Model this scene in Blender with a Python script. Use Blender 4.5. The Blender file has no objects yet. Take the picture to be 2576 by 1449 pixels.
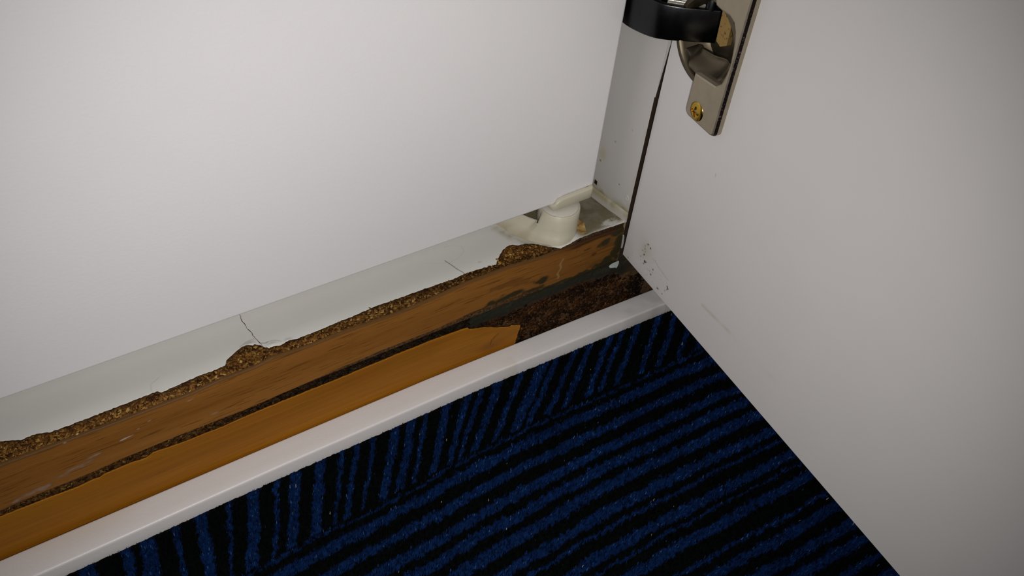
import bpy, bmesh, math
import numpy as np
from mathutils import Matrix, Vector

rng = np.random.default_rng(7)
S = 0.001                      # everything below is written in millimetres
sc = bpy.context.scene
COL = sc.collection
PI = math.pi

# ------------------------------------------------------------------ camera
CAM = np.array([-228.506, -224.629, 271.527])
RX = np.array([0.843592, -0.530869, 0.080811]); RY = np.array([-0.330656, -0.632114, -0.700784]); RZ = np.array([0.423106, 0.564455, -0.708782])   # image right / down / forward in world axes
cam_d = bpy.data.cameras.new('camera'); cam = bpy.data.objects.new('camera', cam_d); COL.objects.link(cam)
cam_d.sensor_width = 36.0; cam_d.lens = 2250.0 / 2576.0 * 36.0
cam_d.clip_start = 0.005; cam_d.clip_end = 30
m = Matrix.Identity(4)
for i in range(3):
    m[i][0] = RX[i]; m[i][1] = -RY[i]; m[i][2] = -RZ[i]; m[i][3] = CAM[i] * S
cam.matrix_world = m
sc.camera = cam

# ------------------------------------------------------------------ light
world = bpy.data.worlds.new('world'); sc.world = world; world.use_nodes = True
bg = world.node_tree.nodes['Background']
bg.inputs[0].default_value = (0.95, 0.95, 1.0, 1); bg.inputs[1].default_value = 0.15
fl = bpy.data.lights.new('phone_flash', 'SPOT')          # the phone's own flash, beside the lens
fl.energy = 3.85; fl.spot_size = 2 * 0.75; fl.spot_blend = 1.0; fl.shadow_soft_size = 0.004
fl.color = (1.0, 0.972, 0.962)
flo = bpy.data.objects.new('phone_flash', fl); COL.objects.link(flo)
fp = CAM + RX * 15 + RY * 31
aim = RZ + RX * (-0.111) + RY * (-0.075)
fm = Vector(aim).to_track_quat('-Z', 'Y').to_matrix().to_4x4(); fm.translation = Vector(fp * S)
flo.matrix_world = fm
sc.view_settings.view_transform = 'Standard'; sc.view_settings.look = 'None'
sc.view_settings.gamma = 1.0; sc.view_settings.use_curve_mapping = False
sc.view_settings.exposure = 0.0

# ------------------------------------------------------------------ helpers
def vn2(x, y, seed=0):
    """smooth value noise in -1..1"""
    x = np.asarray(x, float); y = np.asarray(y, float)
    xi = np.floor(x).astype(np.int64); yi = np.floor(y).astype(np.int64)
    fx = x - xi; fy = y - yi; fx = fx * fx * (3 - 2 * fx); fy = fy * fy * (3 - 2 * fy)
    def h(a, b):
        n = (a * 374761393 + b * 668265263 + seed * 1442695041) & 0x7fffffff
        n = ((n ^ (n >> 13)) * 1274126177) & 0x7fffffff
        n = n ^ (n >> 16)
        return (n & 0xffff) / 32767.5 - 1
    a = h(xi, yi) * (1 - fx) + h(xi + 1, yi) * fx
    b = h(xi, yi + 1) * (1 - fx) + h(xi + 1, yi + 1) * fx
    return a * (1 - fy) + b * fy

def fbm(x, y, seed=0, o=3):
    r = 0; a = 1.0; t = 0
    for i in range(o):
        r = r + a * vn2(x * 2 ** i, y * 2 ** i, seed + i * 17); t += a; a *= 0.5
    return r / t

def sstep(a, b, x):
    t = np.clip((x - a) / (b - a), 0, 1); return t * t * (3 - 2 * t)

class Thing:
    def __init__(self, name, loc, label, cat, group=None):
        self.o = bpy.data.objects.new(name, None); COL.objects.link(self.o)
        self.loc = np.array(loc, float); self.o.location = self.loc * S
        self.o.empty_display_size = 0.02
        self.o['label'] = label; self.o['category'] = cat
        if group: self.o['group'] = group

def mesh_obj(name, V, F, mats, thing=None, parent=None, smooth=False, mat_idx=None, stain=None, attr='StainShade'):
    V = np.asarray(V, float)
    loc = thing.loc if thing is not None else V.mean(0) * 0
    me = bpy.data.meshes.new(name)
    if isinstance(F, np.ndarray):
        F = np.ascontiguousarray(F.astype(np.int32)); n, k = F.shape
        me.vertices.add(len(V)); me.vertices.foreach_set('co', ((V - loc) * S).astype(np.float32).ravel())
        me.loops.add(n * k); me.loops.foreach_set('vertex_index', F.ravel())
        me.polygons.add(n); me.polygons.foreach_set('loop_start', np.arange(0, n * k, k, dtype=np.int32))
        try: me.polygons.foreach_set('loop_total', np.full(n, k, dtype=np.int32))
        except Exception: pass
        me.update(calc_edges=True); me.validate()
    else:
        me.from_pydata([tuple(v) for v in (V - loc) * S], [], F)
        me.update()
    for mt in (mats if isinstance(mats, (list, tuple)) else [mats]): me.materials.append(mt)
    if mat_idx is not None: me.polygons.foreach_set('material_index', np.asarray(mat_idx, np.int32))
    if smooth: me.polygons.foreach_set('use_smooth', np.ones(len(me.polygons), bool))
    if stain is not None:
        a = me.color_attributes.new(attr, 'FLOAT_COLOR', 'POINT')
        a.data.foreach_set('color', np.asarray(stain, np.float32).ravel())
    o = bpy.data.objects.new(name, me); COL.objects.link(o)
    if parent is not None: o.parent = parent
    elif thing is not None: o.parent = thing.o
    return o

def grid_faces(nx, ny, flip=False):
    i, j = np.meshgrid(np.arange(nx - 1), np.arange(ny - 1), indexing='ij')
    a = (i * ny + j).ravel(); b = ((i + 1) * ny + j).ravel(); c = ((i + 1) * ny + j + 1).ravel(); d = (i * ny + j + 1).ravel()
    return np.stack([a, d, c, b] if flip else [a, b, c, d], 1)

def rbox(x0, x1, y0, y1, z0, z1, bev=0.0, seg=3):
    """bevelled box -> V, F lists"""
    bm = bmesh.new(); bmesh.ops.create_cube(bm, size=1)
    for v in bm.verts:
        v.co = ((x0 + x1) / 2 + v.co.x * (x1 - x0), (y0 + y1) / 2 + v.co.y * (y1 - y0), (z0 + z1) / 2 + v.co.z * (z1 - z0))
    if bev > 0: bmesh.ops.bevel(bm, geom=bm.edges[:], offset=bev, segments=seg, profile=0.5, affect='EDGES')
    bm.verts.index_update()
    V = [tuple(v.co) for v in bm.verts]; F = [[v.index for v in f.verts] for f in bm.faces]; bm.free()
    return V, F

def loft(rings, cap0=True, cap1=True):
    n = len(rings[0]); V = np.concatenate(rings); F = []
    for k in range(len(rings) - 1):
        for i in range(n):
            j = (i + 1) % n
            F.append([k * n + i, k * n + j, (k + 1) * n + j, (k + 1) * n + i])
    if cap0: F.append(list(range(n))[::-1])
    if cap1: F.append([(len(rings) - 1) * n + i for i in range(n)])
    return V, F

def prism(poly, z0, z1):
    p = np.array(poly, float); n = len(p)
    return loft([np.c_[p, np.full(n, z0)], np.c_[p, np.full(n, z1)]])

def auto_smooth(o, ang=35):
    me = o.data
    me.polygons.foreach_set('use_smooth', np.ones(len(me.polygons), bool))
    bm = bmesh.new(); bm.from_mesh(me); t = math.radians(ang)
    for e in bm.edges:
        e.smooth = not (len(e.link_faces) == 2 and e.calc_face_angle(0) > t)
    bm.to_mesh(me); bm.free()

# ------------------------------------------------------------------ materials
def new_mat(name):
    mt = bpy.data.materials.new(name); mt.use_nodes = True
    nt = mt.node_tree; return mt, nt, nt.nodes['Principled BSDF']

def ramp(nt, fac, stops):
    r = nt.nodes.new('ShaderNodeValToRGB'); e = r.color_ramp.elements
    while len(e) < len(stops): e.new(0.5)
    for k, (p, c) in enumerate(stops): e[k].position = p; e[k].color = (*c, 1)
    nt.links.new(fac, r.inputs[0]); return r.outputs[0]

def coords(nt, scale=(1, 1, 1), rot=(0, 0, 0)):
    """metres -> millimetres in the object's space"""
    tc = nt.nodes.new('ShaderNodeTexCoord'); mp = nt.nodes.new('ShaderNodeMapping')
    mp.inputs['Scale'].default_value = [1000 * s for s in scale]; mp.inputs['Rotation'].default_value = rot
    nt.links.new(tc.outputs['Object'], mp.inputs[0]); return mp.outputs[0]

def noise(nt, vec, scale, detail=3, rough=0.55, dist=0.0):
    n = nt.nodes.new('ShaderNodeTexNoise'); n.inputs['Scale'].default_value = scale
    n.inputs['Detail'].default_value = detail; n.inputs['Roughness'].default_value = rough
    n.inputs['Distortion'].default_value = dist
    nt.links.new(vec, n.inputs['Vector']); return n.outputs[0]

def mix(nt, fac, a, b, mode='MIX'):
    n = nt.nodes.new('ShaderNodeMix'); n.data_type = 'RGBA'; n.blend_type = mode
    for s, v in ((0, fac), (6, a), (7, b)):
        if hasattr(v, 'links'): nt.links.new(v, n.inputs[s])
        elif s == 0: n.inputs[0].default_value = v
        else: n.inputs[s].default_value = (*v, 1)
    return n.outputs[2]

def stained(nt, col, attr='StainShade'):
    a = nt.nodes.new('ShaderNodeAttribute'); a.attribute_name = attr
    return mix(nt, a.outputs['Alpha'], col, a.outputs['Color'])

def bump(nt, h, strength, dist, bsdf):
    b = nt.nodes.new('ShaderNodeBump'); b.inputs['Strength'].default_value = strength
    b.inputs['Distance'].default_value = dist * S
    nt.links.new(h, b.inputs['Height']); nt.links.new(b.outputs[0], bsdf.inputs['Normal'])

def white_mat(name, col, rough, peel=0.04, pscale=0.6, spec=0.5, stain=False, mottled=0.03):
    mt, nt, b = new_mat(name); v = coords(nt)
    dark = tuple(c * (1 - mottled) for c in col)
    c = mix(nt, noise(nt, v, 0.05, 4), dark, col)
    if stain: c = stained(nt, c)
    nt.links.new(c, b.inputs['Base Color'])
    b.inputs['Roughness'].default_value = rough; b.inputs['Specular IOR Level'].default_value = spec
    bump(nt, noise(nt, v, pscale, 2), peel, 1.0, b)
    return mt

M_FRIDGE = white_mat('white_enamel', (0.765, 0.75, 0.745), 0.42, 0.05, 0.9)
M_DOOR = white_mat('white_melamine_door', (0.625, 0.605, 0.585), 0.45, 0.02, 1.5, 0.4, True, 0.04)
M_PANEL = white_mat('white_melamine_panel', (0.55, 0.53, 0.50), 0.45, 0.02, 1.5, 0.4, True, 0.05)
M_LAMINATE = white_mat('white_laminate', (0.655, 0.645, 0.60), 0.42, 0.03, 0.5, 0.4, True, 0.05)
M_TRIM = white_mat('white_powder_coat', (0.67, 0.64, 0.615), 0.40, 0.07, 1.3, 0.5, True, 0.04)
M_SEAL = white_mat('white_seal', (0.53, 0.51, 0.455), 0.5, 0.1, 1.0, 0.4, True, 0.05)
M_CREAM = white_mat('cream_plastic', (0.49, 0.455, 0.345), 0.42, 0.05, 0.5, 0.5, True, 0.10)
M_WASHER = white_mat('pale_plastic', (0.50, 0.475, 0.41), 0.42, 0.03, 0.5, 0.5, False, 0.05)
M_FLAKE = white_mat('white_flake', (0.42, 0.44, 0.40), 0.6, 0.05, 1.0)

def beech_mat(name, c0, c1, c2, pores, rough, broad):
    mt, nt, b = new_mat(name)
    rot = (0, math.radians(-2.5), 0)
    v1 = coords(nt, (0.011, 1, 0.42), rot)
    n1 = noise(nt, v1, 1.0, 4, 0.6, 0.6)
    base = ramp(nt, n1, [(0.28, c0), (0.5, c1), (0.72, c2)])
    v3 = coords(nt, (0.004, 1, broad), rot)
    base = mix(nt, 0.55, base, ramp(nt, noise(nt, v3, 1.0, 3), [(0.3, c0), (0.7, c2)]), 'MIX')
    v2 = coords(nt, (0.06, 1, 1.7), rot)
    n2 = noise(nt, v2, 1.0, 2, 0.5)
    dashes = ramp(nt, n2, [(0.60, (0, 0, 0)), (0.65, (1, 1, 1))])
    dk = tuple(c * 0.42 for c in c0)
    sep = nt.nodes.new('ShaderNodeMath'); sep.operation = 'MULTIPLY'; sep.inputs[1].default_value = pores
    nt.links.new(dashes, sep.inputs[0])
    col = mix(nt, sep.outputs[0], base, dk)
    col = stained(nt, col)
    nt.links.new(col, b.inputs['Base Color'])
    b.inputs['Roughness'].default_value = rough; b.inputs['Specular IOR Level'].default_value = 0.10
    bump(nt, n2, 0.05, 0.2, b)
    return mt

M_BEECH = beech_mat('beech_edge_band', (0.165, 0.062, 0.010), (0.222, 0.089, 0.016), (0.272, 0.115, 0.025), 0.75, 0.45, 0.10)
M_VENEER = beech_mat('beech_veneer', (0.20, 0.068, 0.004), (0.28, 0.103, 0.006), (0.35, 0.140, 0.009), 0.22, 0.45, 0.06)

def chip_mat():
    mt, nt, b = new_mat('chipboard'); v = coords(nt)
    vo = nt.nodes.new('ShaderNodeTexVoronoi'); vo.inputs['Scale'].default_value = 0.9
    nz = noise(nt, v, 0.8, 3)
    vs = coords(nt, (0.8, 1, 1.4)); nt.links.new(vs, vo.inputs['Vector'])
    c = mix(nt, 0.5, ramp(nt, nz, [(0.3, (0.018, 0.007, 0.002)), (0.5, (0.07, 0.03, 0.008)), (0.7, (0.2, 0.1, 0.03))]), vo.outputs['Color'], 'MULTIPLY')
    c = mix(nt, 0.45, c, ramp(nt, nz, [(0.3, (0.03, 0.012, 0.004)), (0.75, (0.16, 0.08, 0.022))]))
    c = stained(nt, c)
    nt.links.new(c, b.inputs['Base Color']); b.inputs['Roughness'].default_value = 0.75
    b.inputs['Specular IOR Level'].default_value = 0.25
    bump(nt, nz, 0.5, 0.6, b)
    return mt
M_CHIP = chip_mat()

def flakes_mat():
    mt, nt, b = new_mat('wood_flakes'); v = coords(nt)
    a = nt.nodes.new('ShaderNodeAttribute'); a.attribute_name = 'Tint'
    c = mix(nt, noise(nt, v, 1.5, 2), (0.55, 0.5, 0.45), (1, 1, 1))
    c = mix(nt, 1.0, c, a.outputs['Color'], 'MULTIPLY')
    nt.links.new(c, b.inputs['Base Color']); b.inputs['Roughness'].default_value = 0.75
    b.inputs['Specular IOR Level'].default_value = 0.1
    return mt
M_FLAKES = flakes_mat()

def metal_mat(name, col, rough, metallic=1.0, spots=None, scr=0.3):
    mt, nt, b = new_mat(name); v = coords(nt)
    n = noise(nt, v, 0.25, 4)
    c = mix(nt, n, tuple(x * (1 - scr) for x in col), col)
    if spots: c = mix(nt, ramp(nt, noise(nt, v, 0.9, 3), [(0.58, (0, 0, 0)), (0.66, (1, 1, 1))]), c, spots)
    nt.links.new(c, b.inputs['Base Color']); b.inputs['Metallic'].default_value = metallic
    r = nt.nodes.new('ShaderNodeMapRange'); r.inputs[3].default_value = rough * 0.8; r.inputs[4].default_value = rough * 1.25
    nt.links.new(n, r.inputs[0]); nt.links.new(r.outputs[0], b.inputs['Roughness'])
    bump(nt, noise(nt, v, 1.2, 3), 0.05, 0.3, b)
    return mt
M_NICKEL = metal_mat('nickel_plate', (0.53, 0.465, 0.355), 0.50)
M_RIM = metal_mat('nickel_rim_reflection', (0.05, 0.036, 0.034), 0.35, 1.0, (0.3, 0.24, 0.24))  # dark reflection along the plate's bevel, put into the metal colour
M_CUP = metal_mat('nickel_cup', (0.17, 0.14, 0.095), 0.48)
M_ARM = metal_mat('dark_steel_arm', (0.055, 0.055, 0.058), 0.30)
M_LINK = metal_mat('bright_steel', (0.55, 0.52, 0.42), 0.25)
M_ZINC = metal_mat('yellow_zinc', (0.42, 0.27, 0.085), 0.5, 0.7, (0.10, 0.05, 0.012))
M_BRASS = metal_mat('brass_screw', (0.62, 0.40, 0.06), 0.20)

def tint_mat(name, rough, sheen=0.0):
    mt, nt, b = new_mat(name)
    a = nt.nodes.new('ShaderNodeAttribute'); a.attribute_name = 'Tint'
    c = mix(nt, noise(nt, coords(nt), 0.7, 2), (0.7, 0.7, 0.7), (1, 1, 1))
    c = mix(nt, 1.0, c, a.outputs['Color'], 'MULTIPLY')
    nt.links.new(c, b.inputs['Base Color']); b.inputs['Roughness'].default_value = rough
    b.inputs['Specular IOR Level'].default_value = 0.04
    b.inputs['Sheen Weight'].default_value = sheen
    return mt
M_PILE = tint_mat('carpet_fibre', 0.85)

def backing_mat():
    mt, nt, b = new_mat('carpet_backing'); v = coords(nt, (0.02, 1, 1))
    n = noise(nt, v, 0.16, 1)
    c = ramp(nt, n, [(0.47, (0.004, 0.005, 0.006)), (0.53, (0.006, 0.02, 0.13))])
    nt.links.new(c, b.inputs['Base Color']); b.inputs['Roughness'].default_value = 0.9
    bump(nt, noise(nt, coords(nt), 0.8, 2), 0.6, 1.0, b)
    return mt
M_BACKING = backing_mat()

def scrap_mat():
    mt, nt, b = new_mat('dry_veneer'); v = coords(nt)
    c = ramp(nt, noise(nt, v, 0.35, 4), [(0.3, (0.16, 0.08, 0.02)), (0.5, (0.34, 0.2, 0.06)), (0.75, (0.45, 0.33, 0.14))])
    nt.links.new(c, b.inputs['Base Color']); b.inputs['Roughness'].default_value = 0.6
    return mt
M_SCRAP = scrap_mat()

# ------------------------------------------------------------------ floor
floor_t = None
V, F = rbox(-1800, 1200, -2200, 700, -75, -58.2, 0)
o = mesh_obj('floor', V, F, M_BACKING); o['kind'] = 'structure'; o['label'] = 'dark blue and black striped carpet floor'

STRIPE_A = [(-436,-430),(-424,-419),(-408,-401),(-393,-390),(-382,-375),(-366,-361),(-352,-349),(-341,-334),(-325,-321),(-312,-305),(-298,-295),(-290.0,-284.0),(-276.0,-268.5),(-260.0,-253.2),(-243.3,-239.7),(-237.0,-230.6),(-224.1,-221.1),(-214.9,-209.2),(-202.2,-199.7),(-193.0,-186.8),(-180.9,-178.3),(-174.3,-169.2),(-162.8,-157.5),(-151.5,-148.9),(-145.3,-142.2),(-137.0,-134.4),(-127.6,-122.4),(-119.0,-114.0),(-110.6,-107.8),(-101.5,-96.3),(-90.5,-85.8),(-82.8,-79.4),(-74.7,-68.6),(-60.9,-56.1),(-49.3,-41.2),(-39.4,-34.7),(-28.5,-24.1),(-19.6,-14.9),(-7.1,-2.3),(1.1,4.8),(10.7,15.4),(25.2,29.7),(37,42),(50,54),(61,67),(75,80)]
STRIPE_B = [(-41.6,-43.2),(-46.0,-51.2),(-56.2,-60.8),(-65.8,-70.7),(-73.8,-78.8),(-81.8,-87.1),(-91.8,-96.6),(-99.2,-101.4),(-106.6,-111.5),(-113.6,-115.2),(-118.8,-123.5),(-130.0,-132.4),(-135.8,-140.6),(-145.0,-149.6),(-152.2,-157.4),(-162,-165),(-170,-176),(-180,-184),(-190,-196),(-203,-206),(-211,-217),(-224,-229),(-234,-240),(-247,-250),(-256,-262),(-268,-271),(-277,-284),(-291,-296),(-302,-309)]

def carpet_blue(x, y):
    """signed depth inside a blue stripe (positive inside), in mm"""
    yy = y + 0.048 * np.sqrt((x + 65) ** 2 + 900) - 1.5
    v = np.clip((-13 - y) / 29.0, 0, 1.1)
    xt = x.copy()
    for k in range(25):
        sh = np.interp(xt, [-300, -215, -190, -160, -99, -42, 33, 100], [2, -4.6, -11.8, -15, -23.4, -38, -37.5, -37])
        xt = 0.5 * xt + 0.5 * (x - v * sh)
    xw = xt + 0.9 * vn2(x * 0.11, y * 0.10, 3) + 0.5 * vn2(x * 0.5, y * 0.5, 4)
    yw = yy + 0.8 * vn2(x * 0.07, y * 0.09, 5) + 0.6 * vn2(x * 0.4, y * 0.4, 6)
    dA = np.full(x.shape, -9.0); dB = np.full(x.shape, -9.0)
    for a, b in STRIPE_A: dA = np.maximum(dA, np.minimum(xw - a, b - xw))
    for a, b in STRIPE_B: dB = np.maximum(dB, np.minimum(a - yw, yw - b))
    inA = yy > -40.2
    return np.where(inA, dA, dB), inA

def make_pile():
    st = 1.5
    gx, gy = np.meshgrid(np.arange(-425, 85, st), np.arange(-295, -11.2, st), indexing='ij')
    px = (gx + rng.uniform(-.5, .5, gx.shape) * st).ravel(); py = (gy + rng.uniform(-.5, .5, gy.shape) * st).ravel()
    n = len(px); d, inA = carpet_blue(px, py)
    blue = d + rng.normal(0, 0.28, n) > 0.35
    tone = rng.lognormal(0, 0.42, n) * (1 + 0.45 * vn2(px * .06, py * .06, 155))
    K = 6                                            # fibres per tuft
    px = np.repeat(px, K); py = np.repeat(py, K); blue = np.repeat(blue, K); inA = np.repeat(inA, K); tone = np.repeat(tone, K)
    N = len(px)
    ang = rng.uniform(0, 2 * PI, N)
    # fibres of a tuft lean across their own stripe, as cut pile does
    lean = np.abs(rng.normal(0.42, 0.22, N)); dirx = np.where(inA, 0.8, 0.25); diry = np.where(inA, 0.2, -0.7)
    lx = np.cos(ang) * lean + dirx * 0.25; ly = np.sin(ang) * lean + diry * 0.25
    px = px + np.cos(ang) * 0.35 + rng.normal(0, 0.12, N); py = py + np.sin(ang) * 0.35 + rng.normal(0, 0.12, N)
    ht = np.where(blue, rng.normal(3.9, 0.25, N), rng.normal(3.7, 0.22, N))
    trim_edge = np.interp(px, [-300, -180, -72, 29, 90], [-13.6, -12.6, -12.4, -14.5, -16])
    near = py > trim_edge - 2.6
    ht = np.where(near, np.minimum(ht, 1.5 + 0.75 * np.clip(trim_edge - py, 0, 3)), ht); lx = np.where(near, lx * .3, lx); ly = np.where(near, -np.abs(ly), ly)
    w = rng.uniform(0.15, 0.27, N)
    wx = -np.sin(ang) * w; wy = np.cos(ang) * w
    z0 = -58.3
    P = []
    for t, ww in ((0.0, 1.0), (0.55, 0.95), (1.0, 0.45)):
        cx = px + lx * (t ** 1.8); cy = py + ly * (t ** 1.8); cz = z0 + ht * (t if t < 1 else 0.97)
        P.append(np.stack([cx - wx * ww, cy - wy * ww, cz], 1)); P.append(np.stack([cx + wx * ww, cy + wy * ww, cz], 1))
    V = np.stack(P, 1).reshape(-1, 3)
    b = np.arange(N)[:, None] * 6
    F = np.concatenate([b + np.array([[0, 1, 3, 2]]), b + np.array([[2, 3, 5, 4]])])
    cb = np.array([0.0034, 0.0175, 0.074]); ck = np.array([0.0014, 0.0020, 0.0021])
    c = np.where(blue[:, None], cb, ck) * (tone * rng.lognormal(0, 0.22, N))[:, None]
    pale = rng.random(N) < np.where(blue, 0.07, 0.001)  # bluish specular glints, painted into the colour of a few fibres
    c = np.where(pale[:, None], c * 0.5 + np.array([0.03, 0.07, 0.16]) * rng.uniform(.4, 1.8, N)[:, None], c)
    lint = rng.random(N) < 0.0006
    c = np.where(lint[:, None], np.array([0.42, 0.40, 0.33]), c)
    C = np.concatenate([c, np.ones((N, 1))], 1); C = np.repeat(C, 6, 0)
    tip = np.tile(np.array([0.55, 0.55, 0.8, 0.8, 1.15, 1.15]), N); C[:, :3] *= tip[:, None] * 0 + 1
    # the dense root layer the fibres grow out of
    gx, gy = np.meshgrid(np.arange(-426, 86, 0.85), np.arange(-296, -10.5, 0.85), indexing='ij')
    bx = gx.ravel(); by = gy.ravel(); bd, _ = carpet_blue(bx, by)
    te = np.interp(bx, [-300, -180, -72, 29, 90], [-13.6, -12.6, -12.4, -14.5, -16])
    bz = -56.1 + 0.5 * vn2(bx * 1.1, by * 1.1, 151) - 1.6 * sstep(-1.6, 0.2, by - te)
    bc = np.where((bd + 0.45 * vn2(bx * .9, by * .9, 157) > 0.3)[:, None], cb, ck) * (0.8 + 0.25 * vn2(bx * .8, by * .8, 153))[:, None]
    nV = len(V); V = np.concatenate([V, np.stack([bx, by, bz], 1)]); C = np.concatenate([C, np.c_[bc, np.ones(len(bc))]])
    F = np.concatenate([F, grid_faces(*gx.shape) + nV])
    o = mesh_obj('carpet_pile', V, F, M_PILE, stain=C, attr='Tint')
    o['kind'] = 'stuff'; o['label'] = 'cut pile of the blue and black striped carpet'; o['category'] = 'carpet'
make_pile()

# ------------------------------------------------------------------ white floor trim
def make_trim():
    xs = np.arange(-620, 330, 2.0)
    yi = np.interp(xs, [-620, -282, -173, -103, -20, 27, 330], [-.3, -0.3, 0.15, 0.15, -1.7, -3.2, -8])
    yo = np.interp(xs, [-620, -266, -178, -72, 29, 330], [-14.6, -13.7, -12.4, -12.2, -15.2, -20])
    prof = [(0, -60), (0, -50.25), (0.02, -50.0), (0.06, -49.93), (.3, -49.95), (.6, -49.97), (.86, -50.0), (.895, -50.08), (.92, -50.3), (.935, -50.7), (.942, -51.3), (.952, -53), (.965, -55.5), (.965, -60)]
    P = np.zeros((len(xs), len(prof), 3))
    for j, (t, z) in enumerate(prof):
        P[:, j, 0] = xs; P[:, j, 1] = yi + (yo - yi) * t; P[:, j, 2] = z
    n0, n1 = len(xs), len(prof)
    V = P.reshape(-1, 3); F = list(map(list, grid_faces(n0, n1, True)))
    F.append(list(range(n1))); F.append([(n0 - 1) * n1 + j for j in range(n1)][::-1])
    st = np.zeros((len(V), 4)); x = V[:, 0]; y = V[:, 1]
    g = sstep(-22, 30, x) * (0.35 + 0.35 * fbm(x * .15, y * .2, 9)); st[:, :3] = (0.16, 0.15, 0.13); st[:, 3] = np.clip(g, 0, .6)
    yl = 0.25 * sstep(.2, .7, vn2(x * .02 + 5, y * .08, 21)); m2 = x < -60
    st[m2, :3] = (0.55, 0.45, 0.3); st[m2, 3] = yl[m2]
    o = mesh_obj('trim_1', V, F, M_TRIM, stain=st); auto_smooth(o, 50)
    o['kind'] = 'structure'; o['label'] = 'white strip of trim between the wooden plinth and the carpet'
make_trim()

# ------------------------------------------------------------------ shared outlines of the swollen base board
EDGE = np.array([(-430,5.5),(-300,5.6),(-272,9.5),(-264.4,9.8),(-258.0,6.7),(-256.6,7.0),(-254.0,7.1),(-251.6,6.4),(-249.2,5.4),(-244.6,5.2),(-235.9,5.3),(-225.6,5.4),(-214.2,5.6),(-213.6,5.7),(-211.8,5.6),(-211.0,4.4),(-208.8,4.5),(-204.3,5.0),(-196.6,5.6),(-190.7,5.4),(-186.4,5.8),(-185.1,8.2),(-182.8,9.6),(-180.1,11.4),(-177.4,12.3),(-175.6,12.0),(-173.8,10.9),(-173.0,11.2),(-170.9,9.2),(-170.6,7.7),(-169.5,7.0),(-169.1,6.0),(-167.2,6.1),(-164.8,5.4),(-162.7,5.8),(-160.8,5.9),(-155.6,5.7),(-148.9,5.7),(-138.4,6.5),(-134.0,6.4),(-123.6,7.4),(-113.1,7.0),(-103.9,6.9),(-95.5,6.7),(-87.4,6.2),(-80.9,6.9),(-75.1,6.6),(-66.2,5.3),(-63.6,8.2),(-60.9,10.6),(-58.1,12.6),(-55.2,14.0),(-52.3,13.9),(-50.6,12.2),(-47.1,11.8),(-44.0,10.0),(-41.3,7.0),(-37.9,3.1),(-35.2,0.7),(-30.5,1.2),(-26.7,1.9),(-21.1,2.1),(-14.8,1.6),(-6.6,0.6),(0.8,-0.2),(2,-0.2)])
BT = np.array([(-430,1.0),(-266.5,1.0),(-251.4,0.8),(-224.7,0.3),(-201.8,0.3),(-189.6,1.7),(-177.3,1.5),(-169.3,2.9),(-158.1,1.8),(-137.9,2.1),(-116.7,1.0),(-102.0,1.8),(-83.0,3.4),(-63.1,3.4),(-46.3,1.6),(-35.6,1.3),(-29.0,1.0),(-15.7,1.5),(-6.5,1.2),(2.2,0.9)])
BB = np.array([(-430,-22.4),(-273.5,-22.4),(-259.4,-21.6),(-246.5,-21.8),(-229.3,-20.7),(-206.9,-20.3),(-183.4,-20.8),(-170.2,-20.1),(-144.3,-18.8),(-124.4,-17.8),(-101.7,-18.0),(-85.9,-17.4),(-63.3,-16.8),(-46.0,-18.4),(-32.3,-21.2),(-18.6,-20.9),(-4.6,-20.3),(2,-20)])
VT = np.array([(-430,-27),(-274.7,-26.9),(-270.8,-27.0),(-260.1,-27.1),(-247.8,-27.8),(-242.7,-27.0),(-241.4,-27.4),(-240.4,-27.6),(-238.7,-26.5),(-236.9,-26.5),(-228.8,-26.4),(-223.1,-27.1),(-220.5,-25.5),(-210.8,-26.5),(-193.6,-26.8),(-180.5,-26.2),(-170.5,-26.0),(-144.4,-26.1),(-120.4,-25.5),(-101.1,-25.6),(-87.1,-25.9),(-81.7,-26.3),(-80.8,-27.9),(-72.3,-30.7),(-65.6,-34.2),(-58.7,-36.7),(-58.0,-36.2),(-53.2,-38.4)])
def lam_z(x, y):
    s = np.clip((26 - y) / 26, 0, 1); s = s * s * (3 - 2 * s)
    return (2.3 + 2.0 * np.clip((x + 28) / 26, 0, 1)) * s
def edge_y(x): return np.interp(x, EDGE[:, 0], EDGE[:, 1]) + 0.18 * vn2(x * 1.3, x * 0, 31)
def band_top(x): return np.interp(x, BT[:, 0], BT[:, 1]) + 0.08 * vn2(x * 0.8, x * 0, 33)
def band_bot(x): return np.interp(x, BB[:, 0], BB[:, 1]) + 0.10 * vn2(x * 0.9, x * 0, 35)
def ven_top(x): return np.interp(x, VT[:, 0], VT[:, 1]) + 0.12 * vn2(x * 1.5, x * 0, 37)
def plinth_y(x): return np.interp(x, [-430, -100, -40, 10, 30, 90], [2.35, 2.35, 0.9, -1.0, -1.8, -2.3])

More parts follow.
